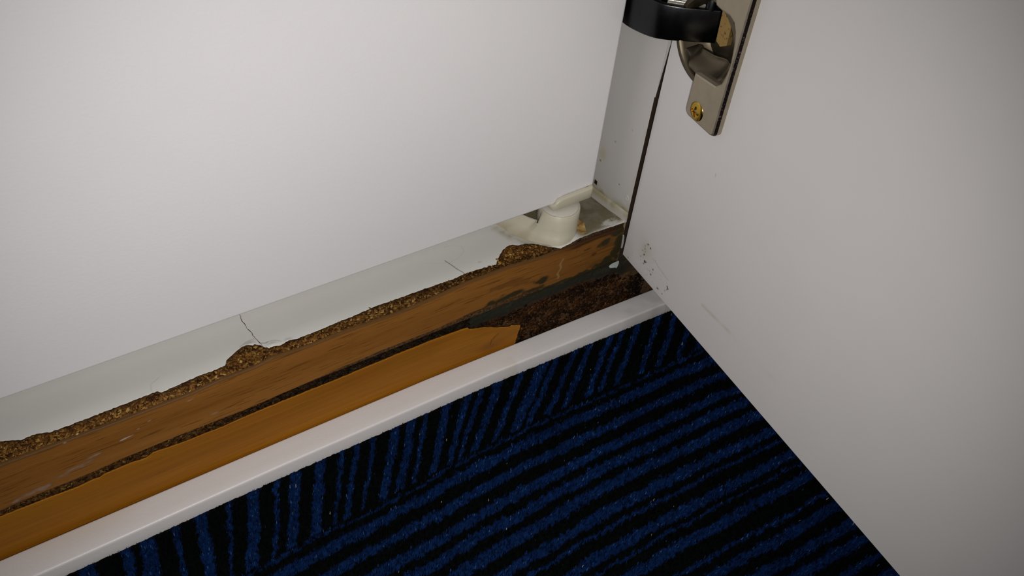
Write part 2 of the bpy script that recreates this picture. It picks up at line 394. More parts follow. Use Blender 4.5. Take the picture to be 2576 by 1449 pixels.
# ------------------------------------------------------------------ flakes of torn chipboard
TINTS = np.array([(0.36,0.19,0.045),(0.27,0.128,0.027),(0.17,0.075,0.014),(0.10,0.040,0.008),(0.05,0.019,0.004),(0.50,0.31,0.10)])
def flakes(name, P, nrm, thing, parent, lmin, lmax, probs, dark=None, tilt=0.5):
    """P: centres, nrm: surface normals; thin slivers lying on that surface"""
    n = len(P)
    L = (lmin + (lmax - lmin) * rng.random(n) ** 1.9) * 0.5; Wd = L * rng.uniform(0.22, 0.55, n); T = rng.uniform(0.08, 0.22, n)
    nv = nrm + rng.normal(0, tilt, (n, 3)) * 0.6; nv /= np.linalg.norm(nv, axis=1)[:, None]
    r = rng.normal(0, 1, (n, 3)); r[:, 0] *= 1.6
    t = r - nv * (r * nv).sum(1)[:, None]; t /= np.linalg.norm(t, axis=1)[:, None]
    b = np.cross(nv, t)
    cor = np.array([(-1, -.35, -1), (-.5, -1, -1), (.75, -.8, -1), (1, .2, -1), (.4, 1, -1), (-.7, .8, -1)])
    k = len(cor)
    jit = 1 + rng.uniform(-.25, .25, (n, k))
    def pt(sz):
        return (P[:, None, :] + t[:, None, :] * (L[:, None] * cor[None, :, 0] * jit)[..., None] + b[:, None, :] * (Wd[:, None] * cor[None, :, 1] * jit)[..., None]
                + nv[:, None, :] * (sz * T)[:, None, None])
    V = np.concatenate([pt(-1.0), pt(1.0)], 1).reshape(-1, 3)
    base = np.arange(n)[:, None] * (2 * k)
    quads = np.concatenate([base + np.array([[i, (i + 1) % k, k + (i + 1) % k, k + i]]) for i in range(k)]
                           + [base + np.array([[k, k + 1, k + 2, k + 3]]), base + np.array([[k + 3, k + 4, k + 5, k]])])
    c = TINTS[rng.choice(len(TINTS), n, p=probs)] * rng.uniform(.75, 1.25, n)[:, None]
    if dark is not None: c = c * dark[:, None] if dark.ndim == 1 else c * dark
    C = np.repeat(np.c_[c, np.ones(n)], 2 * k, 0)
    o = mesh_obj(name, V, quads, M_FLAKES, thing=thing, parent=parent, stain=C, attr='Tint')
    o['kind'] = 'stuff'; return o

# ------------------------------------------------------------------ the tall cabinet that houses the refrigerator
cab = Thing('cabinet', (10, 60, -24), 'white built-in cabinet with a swollen chipboard base, its white door swung open on the right', 'cabinet')

# base board: chipboard core ------------------------------------------------
def core_top(x, y):
    ye = edge_y(x); t = np.clip((y - 1.2) / np.maximum(ye - 1.2, 0.6), 0, 1.4)
    zz = (band_top(x) - 0.35) * (1 - np.clip(t, 0, 1)) + (lam_z(x, np.maximum(ye, 0.4)) - 0.75) * np.clip(t, 0, 1)
    inside = lam_z(x, y) - 0.75
    z = np.where(y > ye, inside, zz)
    pocket = sstep(7.0, 10.5, ye) * (1 - sstep(0.6, 1.15, t)) * sstep(0.0, 0.25, t)
    z = z - 0.55 * pocket + (0.32 * fbm(x * .55, y * .55, 41) - 0.1) * (y < ye + .3)
    return z
def make_core():
    xs = np.concatenate([np.arange(-430, -285, 3.0), np.arange(-285, 1.01, 0.6)]); xs[-1] = 1.0
    ys = np.concatenate([np.arange(1.2, 16, 0.5), np.array([18, 22, 26, 32, 60, 560.0])])
    X, Y = np.meshgrid(xs, ys, indexing='ij'); Z = core_top(X, Y)
    nx, ny = X.shape; V = np.stack([X, Y, Z], -1).reshape(-1, 3); F = list(map(list, grid_faces(nx, ny)))
    nb = len(V); Vb = V.copy(); Vb[:, 2] = -21.0
    ring = [i * ny for i in range(nx)] + [(nx - 1) * ny + j for j in range(1, ny)] + [i * ny + ny - 1 for i in range(nx - 2, -1, -1)] + [j for j in range(ny - 2, 0, -1)]
    bot = {}
    extra = []
    for k, i in enumerate(ring): bot[i] = nb + k; extra.append((V[i, 0], V[i, 1], -21.0))
    V2 = np.concatenate([V, np.array(extra)])
    for k in range(len(ring)):
        a = ring[k]; b2 = ring[(k + 1) % len(ring)]; F.append([a, bot[a], bot[b2], b2])
    F.append([bot[i] for i in ring][::-1])
    st = np.zeros((len(V2), 4)); st[:, :3] = (0.02, 0.012, 0.006)
    st[:, 3] = np.where(V2[:, 0] > -30, 0.75, 0) * sstep(-40, -22, V2[:, 0])
    return mesh_obj('base_board', V2, F, M_CHIP, thing=cab, stain=st)
core = make_core()
core['label'] = 'swollen chipboard base with its front edge exposed'

# white laminate on top, chipped back along the front and cracked -----------------
def poly_dist(x, y, pts):
    d = np.full(x.shape, 1e9)
    for (x0, y0), (x1, y1) in zip(pts[:-1], pts[1:]):
        vx, vy = x1 - x0, y1 - y0; t = np.clip(((x - x0) * vx + (y - y0) * vy) / (vx * vx + vy * vy), 0, 1)
        d = np.minimum(d, np.hypot(x - x0 - t * vx, y - y0 - t * vy))
    return d
CRACK = [(-172.0,33),(-172.3,28.9),(-172.6,26.8),(-172.2,24.2),(-172.4,21.6),(-171.6,18.4),(-171.7,16.2),(-171.2,13.2),(-170.8,10.4)]
CRACK_B = [(-170.8,10.6),(-169.0,9.6),(-168.0,9.9)]
CRACK_C = [(-83.9,19.2),(-83.3,16.9),(-82.6,13.5),(-82.3,11.3),(-81.4,8.5),(-81.1,6.5)]
HAIR = [(-83.4,16.9),(-78.5,17.5),(-73.5,20.5),(-72.5,24),(-76,26.5),(-80,27.5)]
HAIR_B = [(-83.6,17.5),(-88,19.5),(-93,22.5)]
def make_laminate():
    xs = np.concatenate([np.arange(-430, -285, 2.5), np.arange(-285, 1.01, 0.3)]); xs[-1] = 1.0
    ts = np.concatenate([np.linspace(0, 1, 96)])
    ye = edge_y(xs)
    back = 31.0; nt_ = len(ts) + 3
    X = np.repeat(xs[:, None], nt_, 1)
    def rows(yf): return np.concatenate([yf[:, None] + (back - yf)[:, None] * ts[None, :], np.tile([45.0, 120.0, 555.0], (len(xs), 1))], 1)
    Y = rows(ye)
    cy = np.array(CRACK)[::-1]; cxk = lambda y: np.interp(y, cy[:, 1], cy[:, 0]) + 0.12 * vn2(y * 1.1, y * 0, 57)
    ic = int(np.argmin(np.abs(xs + 171.8)))
    X = X + (cxk(Y) - xs[ic]) * np.exp(-((X - xs[ic]) / 5.0) ** 2)
    Y = rows(edge_y(X[:, 0]))
    gap = np.clip(0.10 + 0.05 * vn2(Y[ic] * .7, Y[ic] * 0, 58), .05, .2)
    X[ic] = cxk(Y[ic]) - gap; X[ic + 1] = cxk(Y[ic]) + gap; Y[ic + 1] = Y[ic]
    Z = lam_z(X, Y) + 0.06 * vn2(X * .05, Y * .05, 51)
    for cx_, cy_, r_ in ((-167.3, 7.2, 2.2), (-174.6, 12.0, 1.8), (-161, 6.3, 1.6)):   # lifted shards along the chip
        Z += 0.45 * np.exp(-(((X - cx_) / r_) ** 2 + ((Y - cy_) / (r_ * .7)) ** 2))
    x = X.ravel(); y = Y.ravel()
    V = np.stack([x, y, Z.ravel()], 1); F = grid_faces(*X.shape)
    # open the crack: drop the one column of cells that follows it
    F = F[~((F[:, 0] // nt_ == ic) & (V[F].mean(1)[:, 1] < 33))]
    st = np.zeros((len(V), 4)); st[:, :3] = (0.3, 0.28, 0.22)
    def put(mask, col):
        a = np.clip(mask, 0, 1); new = a > st[:, 3]
        st[new, :3] = col; st[:, 3] = np.maximum(st[:, 3], a)
    # grime around the foot and in the right-hand corner
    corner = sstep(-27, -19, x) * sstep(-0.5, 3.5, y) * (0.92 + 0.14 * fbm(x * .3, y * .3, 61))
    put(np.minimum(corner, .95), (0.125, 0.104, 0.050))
    light = np.exp(-(((x + 5.5) / 4.5) ** 2 + ((y - 3.6) / 2.4) ** 2)) * (0.7 + 0.8 * fbm(x * .7, y * .7, 63))
    st[:, 3] *= 1 - .6 * sstep(.2, .6, light)
    lft = np.exp(-((poly_dist(x, y, [(-51, 27), (-48.6, 18.7), (-44.8, 11.4), (-40, 5.4)]) - 1.0) / 2.2) ** 2) * (x < -36)
    put(lft * (0.55 + 0.5 * fbm(x * .25, y * .25, 65)), (0.25, 0.22, 0.13))
    spk = sstep(.52, .62, fbm(x * .55, y * .9, 67)) * sstep(-20, -14, x) * sstep(2, 6, y) * (y < 22)
    put(spk * .9, (0.035, 0.028, 0.015))
    for pts, w, a, c in ((CRACK_B, .17, .8, (.06, .05, .045)), (CRACK_C, .17, .9, (.05, .045, .04)), (HAIR, .14, .17, (.2, .18, .14)), (HAIR_B, .14, .13, (.2, .18, .14)), ([(-178.5, 12.6), (-175.5, 14.0), (-172, 14.4)], .14, .5, (.15, .13, .1)),
                         ([(-168, 9.9), (-165.5, 9.4), (-163.5, 7.4)], .14, .5, (.15, .13, .1)), ([(-213.8, 6.5), (-213.2, 10.2), (-209.5, 12.3)], .14, .35, (.25, .23, .19))):
        put(a * (1 - sstep(w * .5, w * 1.6, poly_dist(x, y, pts))), c)
    put(0.5 * np.exp(-(((x + 71.5) / .8) ** 2 + ((y - 10.5) / .5) ** 2)), (0.3, 0.25, 0.16))
    o = mesh_obj('laminate_sheet', V, F, [M_LAMINATE, M_CHIP], thing=cab, parent=core, stain=st, smooth=True)
    md = o.modifiers.new('thickness', 'SOLIDIFY'); md.thickness = 0.45 * S; md.offset = -1; md.material_offset_rim = 1
    o['label'] = 'white laminate surface, cracked and chipped along the front'
    return o
make_laminate()

# beech edge band on the front of the base board ---------------------------------
def blob(x, z, bx, bz, rx, rz, seed, hard=0.35):
    d = np.hypot((x - bx) / rx, (z - bz) / rz) + 0.55 * fbm(x * .28, z * .4, seed, 3)
    return 1 - sstep(1 - hard, 1.0, d)
def make_band():
    xs = np.concatenate([np.arange(-430, -285, 2.5), np.arange(-285, 0.91, 0.4)])
    zt = band_top(xs); zb = band_bot(xs)
    rows = [('b', 1.3), ('b', 0.15)] + [('f', t) for t in np.linspace(0.0, 1.0, 60)] + [('t', 0.12, -.32), ('t', 0.4, -.08), ('t', 0.8, 0), ('t', 1.3, 0.02)]
    P = np.zeros((len(xs), len(rows), 3)); P[:, :, 0] = xs[:, None]
    bow = 0.35 * sstep(-40, 0, xs)
    for j, r in enumerate(rows):
        if r[0] == 'b': P[:, j, 1] = r[1]; P[:, j, 2] = zb
        elif r[0] == 'f': P[:, j, 1] = -bow * np.sin(PI * r[1]); P[:, j, 2] = zb + 0.2 + (zt - 0.75 - zb - 0.2) * r[1]
        else: P[:, j, 1] = r[1]; P[:, j, 2] = zt + r[2]
    n0, n1 = P.shape[:2]; V = P.reshape(-1, 3); F = list(map(list, grid_faces(n0, n1)))
    F.append([j for j in range(n1)]); F.append([(n0 - 1) * n1 + j for j in range(n1)][::-1])
    x, z = V[:, 0], V[:, 2]; ZT = np.repeat(zt, n1); ZB = np.repeat(zb, n1)
    st = np.zeros((len(V), 4))
    def put(mask, col):
        a = np.clip(mask, 0, 1)[:, None]; col = np.array(col)
        st[:, :3] = st[:, :3] * (1 - a) + col * a if st[:, 3].max() > 0 else np.tile(col, (len(V), 1))
        st[:, 3] = np.maximum(st[:, 3], a[:, 0])
    # glue line / dirty rounded top of the band
    put(sstep(-1.15, -.5, z - ZT) * 0.85, (0.075, 0.038, 0.012))
    # pale scuffs on the left
    for bx, bz, rx, rz, a in ((-247, -15.5, 9, 2.2, .45), (-238, -12.5, 5, 1.3, .5), (-262, -19.5, 10, 2.0, .45), (-226.5, -9.8, 4.0, .6, .8), (-218, -5.5, 2.0, .7, .9), (-222.5, -7.5, 1.2, .5, .7), (-203, -2.8, 2.6, .5, .75), (-195.5, -15.6, 3.2, 1.0, .45), (-246, 0.0, .8, .5, .6), (-253.5, -19.0, .7, .4, .8)):
        put(min(1, a * 1.35) * blob(x, z - 0.12 * (x - bx), bx, bz, rx, rz, 71, .8), (0.40, 0.31, 0.25))
    # water stain towards the right end
    put(0.45 * sstep(-75, -20, x) * (0.75 + .4 * fbm(x * .08, z * .3, 73)), (0.085, 0.032, 0.006))
    put(0.65 * sstep(-34, -8, x) * (0.7 + .7 * fbm(x * .13, z * .3, 74)), (0.035, 0.018, 0.006))
    put(0.55 * blob(x, z, -63, -7.0, 9, 2.0, 75), (0.11, 0.036, 0.007)); put(0.55 * blob(x, z, -55, -9, 5, 1.6, 76), (0.12, 0.04, 0.008))
    put(0.9 * sstep(-40, -26, x) * sstep(-2.3, -1.0, z - ZT + .5 * fbm(x * .2, z * .1, 77)), (0.022, 0.010, 0.005))
    # green-black mould along the bottom edge and at the corner
    mold = np.zeros(len(V))
    for bx, bz, rx, rz in ((-79, -17.6, 14, 1.5), (-66, -15.8, 11, 3.4), (-59, -15.2, 6, 2.6), (-48, -17.5, 10, 2.2), (-44.5, -13.2, 6.5, 3.0), (-36, -19.8, 10, 2.4), (-20, -20.5, 16, 2.6), (-7, -19, 10, 6), (-1, -10, 5.0, 15), (-10, -4.5, 5.5, 3.2), (-3.0, -1, 4, 3)):
        mold = np.maximum(mold, blob(x, z, bx, bz, rx, rz, 79, .5))
    put(0.92 * mold, (0.013, 0.019, 0.009))
    for bx, bz, rx, rz in ((-26, -2.6, 1.6, .7), (-20, -4.2, 3.0, .7), (-15.5, -9, 2.5, 1.2), (-58.5, -14.0, 1.5, .9)):
        put(.8 * blob(x, z, bx, bz, rx, rz, 81, .6), (0.03, 0.014, 0.006))
    # pale vertical tear in the band
    d = np.abs(x + 34.2 - 0.5 * np.sin(z * 1.1) - 0.12 * (z + 10)); put((1 - sstep(.45, .95, d + .3 * fbm(x, z, 83))) * (z > -16.5) * (z < -4.2) * .85, (0.30, 0.17, 0.065))
    o = mesh_obj('edge_band', V, F, M_BEECH, thing=cab, parent=core, stain=st, smooth=False)
    auto_smooth(o, 40); o['label'] = 'beech-look edge band, water stained and mouldy at its right end'
make_band()

def chips_on_board():
    n = 12500
    x = rng.uniform(-288, -1, n * 2); ye = edge_y(x); y = 1.4 + rng.random(n * 2) * 15
    k = y < ye - 0.35; x = x[k]; y = y[k]; ye = ye[k]
    z = core_top(x, y) + rng.uniform(-.10, .14, len(x))
    P = np.stack([x, y, z], 1); nr = np.tile([0.0, -0.25, 1.0], (len(P), 1))
    dk = np.interp(x, [-290, -150, -90, -60, -40, -20], [1.0, 1.0, .62, .62, .5, .18]) * (0.72 + 0.28 * sstep(0, 3, ye - y))
    dk = np.maximum(dk, 0.0) * np.where((x > -66) & (x < -38) & (y > 4), 1.7, 1.0)
    o = flakes('wood_chips', P, nr, cab, core, 0.5, 3.0, [.12, .22, .26, .22, .13, .05], dk * .95, tilt=.4)
    o['label'] = 'torn wood chips in the exposed board edge'
chips_on_board()

# side panel ----------------------------------------------------------------------
def make_side_panel():
    V, F = rbox(1.05, 19.5, 0.0, 560, -24, 760, 0)
    mi = []
    Va = np.array(V)
    for f in F:
        c = Va[f].mean(0); mi.append(1 if c[1] < 1 else 0)
    base = len(V)
    # stained inner face near the bottom, a fine patch laid in the same plane
    ys = np.linspace(0, 32, 90); zs = np.linspace(-1, 112, 280)
    Yg, Zg = np.meshgrid(ys, zs, indexing='ij')
    Vp = np.stack([np.full(Yg.size, 1.0), Yg.ravel(), Zg.ravel()], 1)
    Fp = grid_faces(len(ys), len(zs), True) + base
    V = np.concatenate([Va, Vp]); F = F + list(map(list, Fp)); mi = mi + [0] * len(Fp)
    st = np.zeros((len(V), 4)); y = V[:, 1]; z = V[:, 2]; st[:, :3] = (0.25, 0.22, 0.10)
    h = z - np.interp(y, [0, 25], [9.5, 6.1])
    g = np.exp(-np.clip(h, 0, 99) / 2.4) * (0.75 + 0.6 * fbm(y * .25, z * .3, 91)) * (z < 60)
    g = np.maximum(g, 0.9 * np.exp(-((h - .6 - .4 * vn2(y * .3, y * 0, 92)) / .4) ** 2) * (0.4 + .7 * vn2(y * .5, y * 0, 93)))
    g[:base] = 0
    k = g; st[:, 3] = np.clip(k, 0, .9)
    slot = (np.abs(y - 25.3) < 1.1) & (np.abs(z - 9.4) < 1.3); slot[:base] = False
    st[slot, :3] = (0.02, 0.012, 0.008); st[slot, 3] = 1
    frn = (1 - sstep(0, 2.2, y)) * sstep(.0, .5, fbm(y * .4, z * .12, 95)) * .4 * (z < 60); frn[:base] = 0
    k = frn > st[:, 3]; st[k, :3] = (0.42, 0.32, 0.2); st[k, 3] = frn[k]
    ysp = (np.exp(-(((y - 24) / 2.2) ** 2 + ((z - 27) / 3.2) ** 2)) * .5); ysp[:base] = 0
    k = ysp > st[:, 3]; st[k, :3] = (0.45, 0.38, 0.16); st[k, 3] = ysp[k]
    for py_, pz_, r_, c_ in ((17.5, 38, .7, (.3, .27, .2)), (8.6, 50, .45, (.25, .22, .18)), (9.5, 19.5, .6, (.18, .15, .12)), (25, 22.5, .9, (.3, .22, .03))):
        a = (1 - sstep(r_ * .5, r_, np.hypot(y - py_, z - pz_))) * .8; a[:base] = 0
        k = a > st[:, 3]; st[k, :3] = c_; st[k, 3] = a[k]
    dk = (V[:, 1] < .01) & (np.arange(len(V)) < base)
    st[dk, :3] = (0.018, 0.013, 0.009); st[dk, 3] = .8
    # the patch's front column touches the dark edge: keep it white
    return mesh_obj('side_panel', V, F, [M_PANEL, M_CHIP], thing=cab, mat_idx=mi, stain=st)
side = make_side_panel()
# what is left of the white edging on the panel's front, torn to a point above the swollen part
pl = [(1.0, 120), (1.0, 86), (1.0, 72), (1.35, 76), (1.75, 82), (2.3, 89), (2.75, 96), (2.95, 104), (3.0, 120)]
Vp = np.array([(x, -0.45, z) for x, z in pl] + [(x, 0.0, z) for x, z in pl]); n = len(pl)
Fp = [list(range(n)), list(range(n, 2 * n))[::-1]] + [[i, n + i, n + (i + 1) % n, (i + 1) % n] for i in range(n)]
zc = np.zeros((2 * n, 4))
mesh_obj('edging_strip', Vp, Fp, M_PANEL, thing=cab, parent=side, stain=zc)['label'] = 'torn remnant of white edging'
V, F = rbox(1.0, 19.5, -0.45, 0, 120, 760, 0)
mesh_obj('edging_strip', V, F, M_PANEL, thing=cab, parent=side, stain=np.zeros((len(V), 4)))
sl = [(0.55, -3.9), (0.9, -3.6), (1.35, -5.0), (1.5, -7.2), (1.7, -9.0), (1.65, -11.8), (1.2, -12.0), (1.15, -10.2), (0.95, -8.0), (0.9, -6.0)]
Vp = np.array([(x, -0.75, z) for x, z in sl] + [(x, -0.1, z) for x, z in sl]); n = len(sl)
Fp = [list(range(n)), list(range(n, 2 * n))[::-1]] + [[i, n + i, n + (i + 1) % n, (i + 1) % n] for i in range(n)]
mesh_obj('edging_sliver', Vp, Fp, M_FLAKE, thing=cab, parent=side)['label'] = 'white splinter of edging on the dark corner'
# white sealing strip along the foot of the panel, following the raised board
def seal():
    ys = np.linspace(-0.2, 60, 61); pr = [(1.02, 0), (.25, 0.05), (.05, 1.0), (.15, 4.2), (.55, 5.2), (1.02, 5.5)]
    P = np.array([[(x, y, np.interp(y, [0, 25, 60], [4.1, 0.35, 0.2]) + z) for x, z in pr] for y in ys])
    n0, n1 = P.shape[:2]; V = P.reshape(-1, 3); F = list(map(list, grid_faces(n0, n1)))
    F.append(list(range(n1))[::-1]); F.append([(n0 - 1) * n1 + j for j in range(n1)])
    st = np.zeros((len(V), 4)); st[:, :3] = (0.28, 0.24, 0.11)
    hh = np.tile([0, 0, 1, 4.6, 5.3, 5.5], n0)
    st[:, 3] = np.clip((hh > 4.4) * (0.6 + 0.5 * fbm(V[:, 1] * .3, V[:, 1] * 0, 97)), 0, .8)
    o = mesh_obj('sealing_strip', V, F, M_SEAL, thing=cab, parent=side, stain=st); auto_smooth(o, 60)
    o['label'] = 'white sealing strip with grime along its top'
seal()
th = np.linspace(0, 2 * PI, 20, endpoint=False)
rings = [np.stack([np.full(20, 1 - h), 2.9 + r * np.cos(th), 16.3 + r * 1.25 * np.sin(th)], 1) for r, h in ((1.2, -.05), (1.15, .12), (.95, .2), (.8, .12))]
V, F = loft(rings); o = mesh_obj('cover_cap', V, F, M_PANEL, thing=cab, parent=side, stain=np.zeros((len(V), 4))); auto_smooth(o, 80)

# cabinet door, open towards the viewer ---------------------------------------------
H0 = np.array([0.5, -3.0, 0.0]); TH = math.radians(4.0)
DU = np.array([-math.sin(TH), -math.cos(TH), 0.0]); DN = np.array([-math.cos(TH), math.sin(TH), 0.0])
def door_pt(u, z, n):      # u from the hinge edge outwards, z up, n out of the inner face
    u = np.asarray(u, float); z = np.asarray(z, float); n = np.asarray(n, float)
    return H0 + u[..., None] * DU + n[..., None] * DN + z[..., None] * np.array([0, 0, 1.0])
DZ0, DZ1, DLEN, DTH = -13.5, 745.0, 592.0, 18.0
CU, CZ, CR = 18.5, 109.0, 17.0
def make_door():
    V = []; F = []
    def quad(u0, u1, z0, z1, n=0.0):
        b = len(V); V.extend([door_pt(a, c, n) for a, c in ((u0, z0), (u1, z0), (u1, z1), (u0, z1))]); F.append([b, b + 3, b + 2, b + 1])
    hs = 18.0; U0, U1, Z0, Z1 = CU - hs, CU + hs, CZ - hs, CZ + hs
    PU, PZ = 125.0, 75.0                                  # fine patch in the stained lower corner
    quad(PU, DLEN, DZ0, PZ); quad(0, DLEN, PZ, Z0); quad(0, U0, Z0, Z1); quad(U1, DLEN, Z0, Z1); quad(0, DLEN, Z1, DZ1)
    n = 64; a = np.linspace(0, 2 * PI, n, endpoint=False)
    cs, sn = np.cos(a), np.sin(a); k = hs / np.maximum(np.abs(cs), np.abs(sn))
    b = len(V)
    V.extend(door_pt(CU + k * cs, CZ + k * sn, np.zeros(n))); V.extend(door_pt(CU + CR * cs, CZ + CR * sn, np.zeros(n))); V.extend(door_pt(CU + CR * cs, CZ + CR * sn, np.full(n, -13.0)))
    for i in range(n):
        j = (i + 1) % n
        F.append([b + i, b + n + i, b + n + j, b + j]); F.append([b + n + i, b + 2 * n + i, b + 2 * n + j, b + n + j])
    F.append([b + 2 * n + i for i in range(n)])
    # outer box (back face and four edges)
    b = len(V); r = 0.8
    V.extend([door_pt(u, z, nn) for nn in (0.0, -DTH) for u, z in ((0, DZ0), (DLEN, DZ0), (DLEN, DZ1), (0, DZ1))])
    F += [[b + 4, b + 5, b + 6, b + 7], [b, b + 1, b + 5, b + 4], [b + 1, b + 2, b + 6, b + 5], [b + 2, b + 3, b + 7, b + 6], [b + 3, b, b + 4, b + 7]]
    base = len(V)
    us = np.concatenate([np.linspace(0, 48, 170), np.linspace(48.6, PU, 110)]); zs = np.concatenate([np.linspace(DZ0, 16, 110), np.linspace(16.6, PZ, 50)])
    Ug, Zg = np.meshgrid(us, zs, indexing='ij')
    Vp = door_pt(Ug.ravel(), Zg.ravel(), np.zeros(Ug.size))
    # bottom edge worn and slightly swollen near the hinge side
    V = np.concatenate([np.array(V), Vp]); F = F + list(map(list, grid_faces(len(us), len(zs), True) + base))
    st = np.zeros((len(V), 4)); u = np.full(len(V), -99.0); z = np.full(len(V), -99.0)
    u[base:] = Ug.ravel(); z[base:] = Zg.ravel()
    def put(mask, col):
        a2 = np.clip(mask, 0, 1) * (np.arange(len(V)) >= base); kk = a2 > st[:, 3]; st[kk, :3] = col; st[kk, 3] = a2[kk]
    wob = 0.5 * vn2(u * 1.6, z * 1.6, 101)
    put(.38 * np.exp(-(((u - 14) / 5) ** 2 + ((z - 1.5) / 6) ** 2)) * (0.7 + .8 * fbm(u * .3, z * .3, 103)), (0.40, 0.36, 0.22))
    put(.30 * (1 - sstep(0, 14, u + .4 * (z + 13))) * (0.6 + .6 * fbm(u * .2, z * .2, 105)), (0.33, 0.27, 0.22))
    put(.25 * (1 - sstep(0, 5, z - DZ0)) * (1 - sstep(15, 45, u)) * (0.7 + .8 * fbm(u * .2, z * .2, 106)), (0.33, 0.30, 0.26))
    put(.25 * (1 - sstep(0, 2.2, u)), (0.3, 0.3, 0.28))
    sm = [(56, 5.3), (65, 6.0), (72.6, 6.7), (78.1, 6.4)]
    put(.34 * np.exp(-(poly_dist(u, z, sm) / .8) ** 2) * (0.7 + .7 * vn2(u * .25, z * .3, 107)), (0.40, 0.34, 0.22))
    put(.24 * np.exp(-(poly_dist(u, z, [(85, 6.6), (96, 7.0), (103, 7.5)]) / 1.2) ** 2) * (0.6 + .8 * vn2(u * .15, z * .3, 108)), (0.40, 0.35, 0.22))
    put(.30 * (1 - sstep(.2, .5, poly_dist(u, z, [(20, 1.0), (22.8, 1.1), (25.5, .2), (29, -.3), (33, -.8)]))), (0.3, 0.29, 0.25))
    for su, sz, r_, a_ in ((14.4, 5.1, .7, .8), (15.3, 5.6, .6, .8), (16.8, 5.3, .5, .8), (17.2, 5.0, .75, .9), (17.0, 3.9, .45, .6), (13.6, 3.4, .9, .55), (13.9, 1.8, .7, .6), (12.6, -.1, .6, .95), (14.4, .3, .6, .75), (14.2, -1.3, .8, .95), (13.7, -2.2, .6, .6),
                           (12.3, -4.3, .8, .65), (13.8, -4.2, .5, .7), (15.7, -4.6, 1.0, .95), (16.6, -4.3, .8, .95), (15.2, -6.0, .8, .6), (4.1, -12.0, .6, .95), (22.2, -3.9, .7, .85), (21.6, -7.7, .8, .85), (20.6, -6.2, .6, .5), (19.1, -7.1, .5, .5), (22.3, -5.6, .5, .5),
                           (33.7, -4.5, .8, .95), (34.2, -5.3, .7, .95), (33.6, -6.2, .45, .8), (28.3, -10.3, .75, .9), (27.6, -10.9, .5, .6), (31.5, -10.8, .6, .8), (32.6, -7.6, .6, .5), (79.2, 6.4, .45, .9), (41.7, 63.9, .45, .85), (36.6, 29, .3, .5)):
        put(a_ * (1 - sstep(r_ * .3, r_ * .85, np.hypot(u - su, (z - sz) * .9) + .5 * wob)), (0.035, 0.03, 0.02))
    for q in range(34):
        su = rng.normal(18, 7); sz = rng.normal(-3, 5)
        put(rng.uniform(.3, .8) * (1 - sstep(.08, .30, np.hypot(u - su, z - sz))), (0.06, 0.052, 0.035))
    V = np.asarray(V); F2 = []
    for f in F:                                           # every part of the inner face looks into the room
        q = V[f]; nn_ = np.cross(q[1] - q[0], q[2] - q[0])
        F2.append(f[::-1] if np.allclose((q - H0) @ DN, 0, atol=1e-6) and nn_ @ DN < 0 else f)
    F = F2
    o = mesh_obj('cabinet_door', V, F, M_DOOR, thing=cab, stain=st)
    o['label'] = 'open white door, its lower corner speckled with mould'
    return o
door = make_door()

# concealed hinge ---------------------------------------------------------------------
def make_plate():
    u0, u1, z0, z1 = 19.6, 38.2, 79.6, 140.0; t = 3.5
    # outline with rounded corners, opening over the cup
    def rr(u0, u1, z0, z1, r, k=5):
        out = []
        for cu, cz, a0 in ((u1 - r, z0 + r, -PI / 2), (u1 - r, z1 - r, 0), (u0 + r, z1 - r, PI / 2), (u0 + r, z0 + r, PI)):
            for a in np.linspace(a0, a0 + PI / 2, k): out.append((cu + r * math.cos(a), cz + r * math.sin(a)))
        return out
    # C-shaped plate: spine at the outer side plus two ears, cup opening cut from the inner side
    opening = [(u0, 98.0), (22.0, 98.4), (32.0, 99.5), (34.0, 101.5), (35.0, 105.0), (35.6, 109.5), (35.2, 114.0), (34.6, 118.5), (33.6, 121.6), (32.0, 124.0), (29.6, 125.0), (25.0, 124.8), (21.6, 125.2), (20.4, 127.0), (u0, 129.0)]
    out = rr(u0, u1, z0, z1, 2.6)
    # walk: lower right corner -> right side -> upper -> left upper -> opening (down) -> left lower
    rb = out[0:5]; rt = out[5:10]; lt = out[10:15]; lb = out[15:20]
    poly = rb + rt + lt + opening[::-1] + lb
    p = np.array(poly); n = len(p)
    c = np.array([0.0, 0.0])
    d = np.roll(p, -1, 0) - np.roll(p, 1, 0); nr = np.stack([d[:, 1], -d[:, 0]], 1); nr /= np.linalg.norm(nr, axis=1)[:, None]
    ins = p - nr * 0.55; ins2 = p - nr * 1.15
    rings = [door_pt(p[:, 0], p[:, 1], np.full(n, 0.0)), door_pt(p[:, 0], p[:, 1], np.full(n, t - 1.5)),
             door_pt(ins[:, 0], ins[:, 1], np.full(n, t - .3)), door_pt(ins2[:, 0], ins2[:, 1], np.full(n, t))]
    V, F = loft(rings)
    mi = [0] * len(F)
    for k in range(len(F) - 2):
        if k // n == 1 and (k % n < 10 or k % n >= n - 6): mi[k] = 1
    o = mesh_obj('hinge_plate', V, F, [M_NICKEL, M_RIM], thing=cab, parent=door, mat_idx=mi)
    return o
plate = make_plate(); plate['label'] = 'nickel-plated hinge plate'
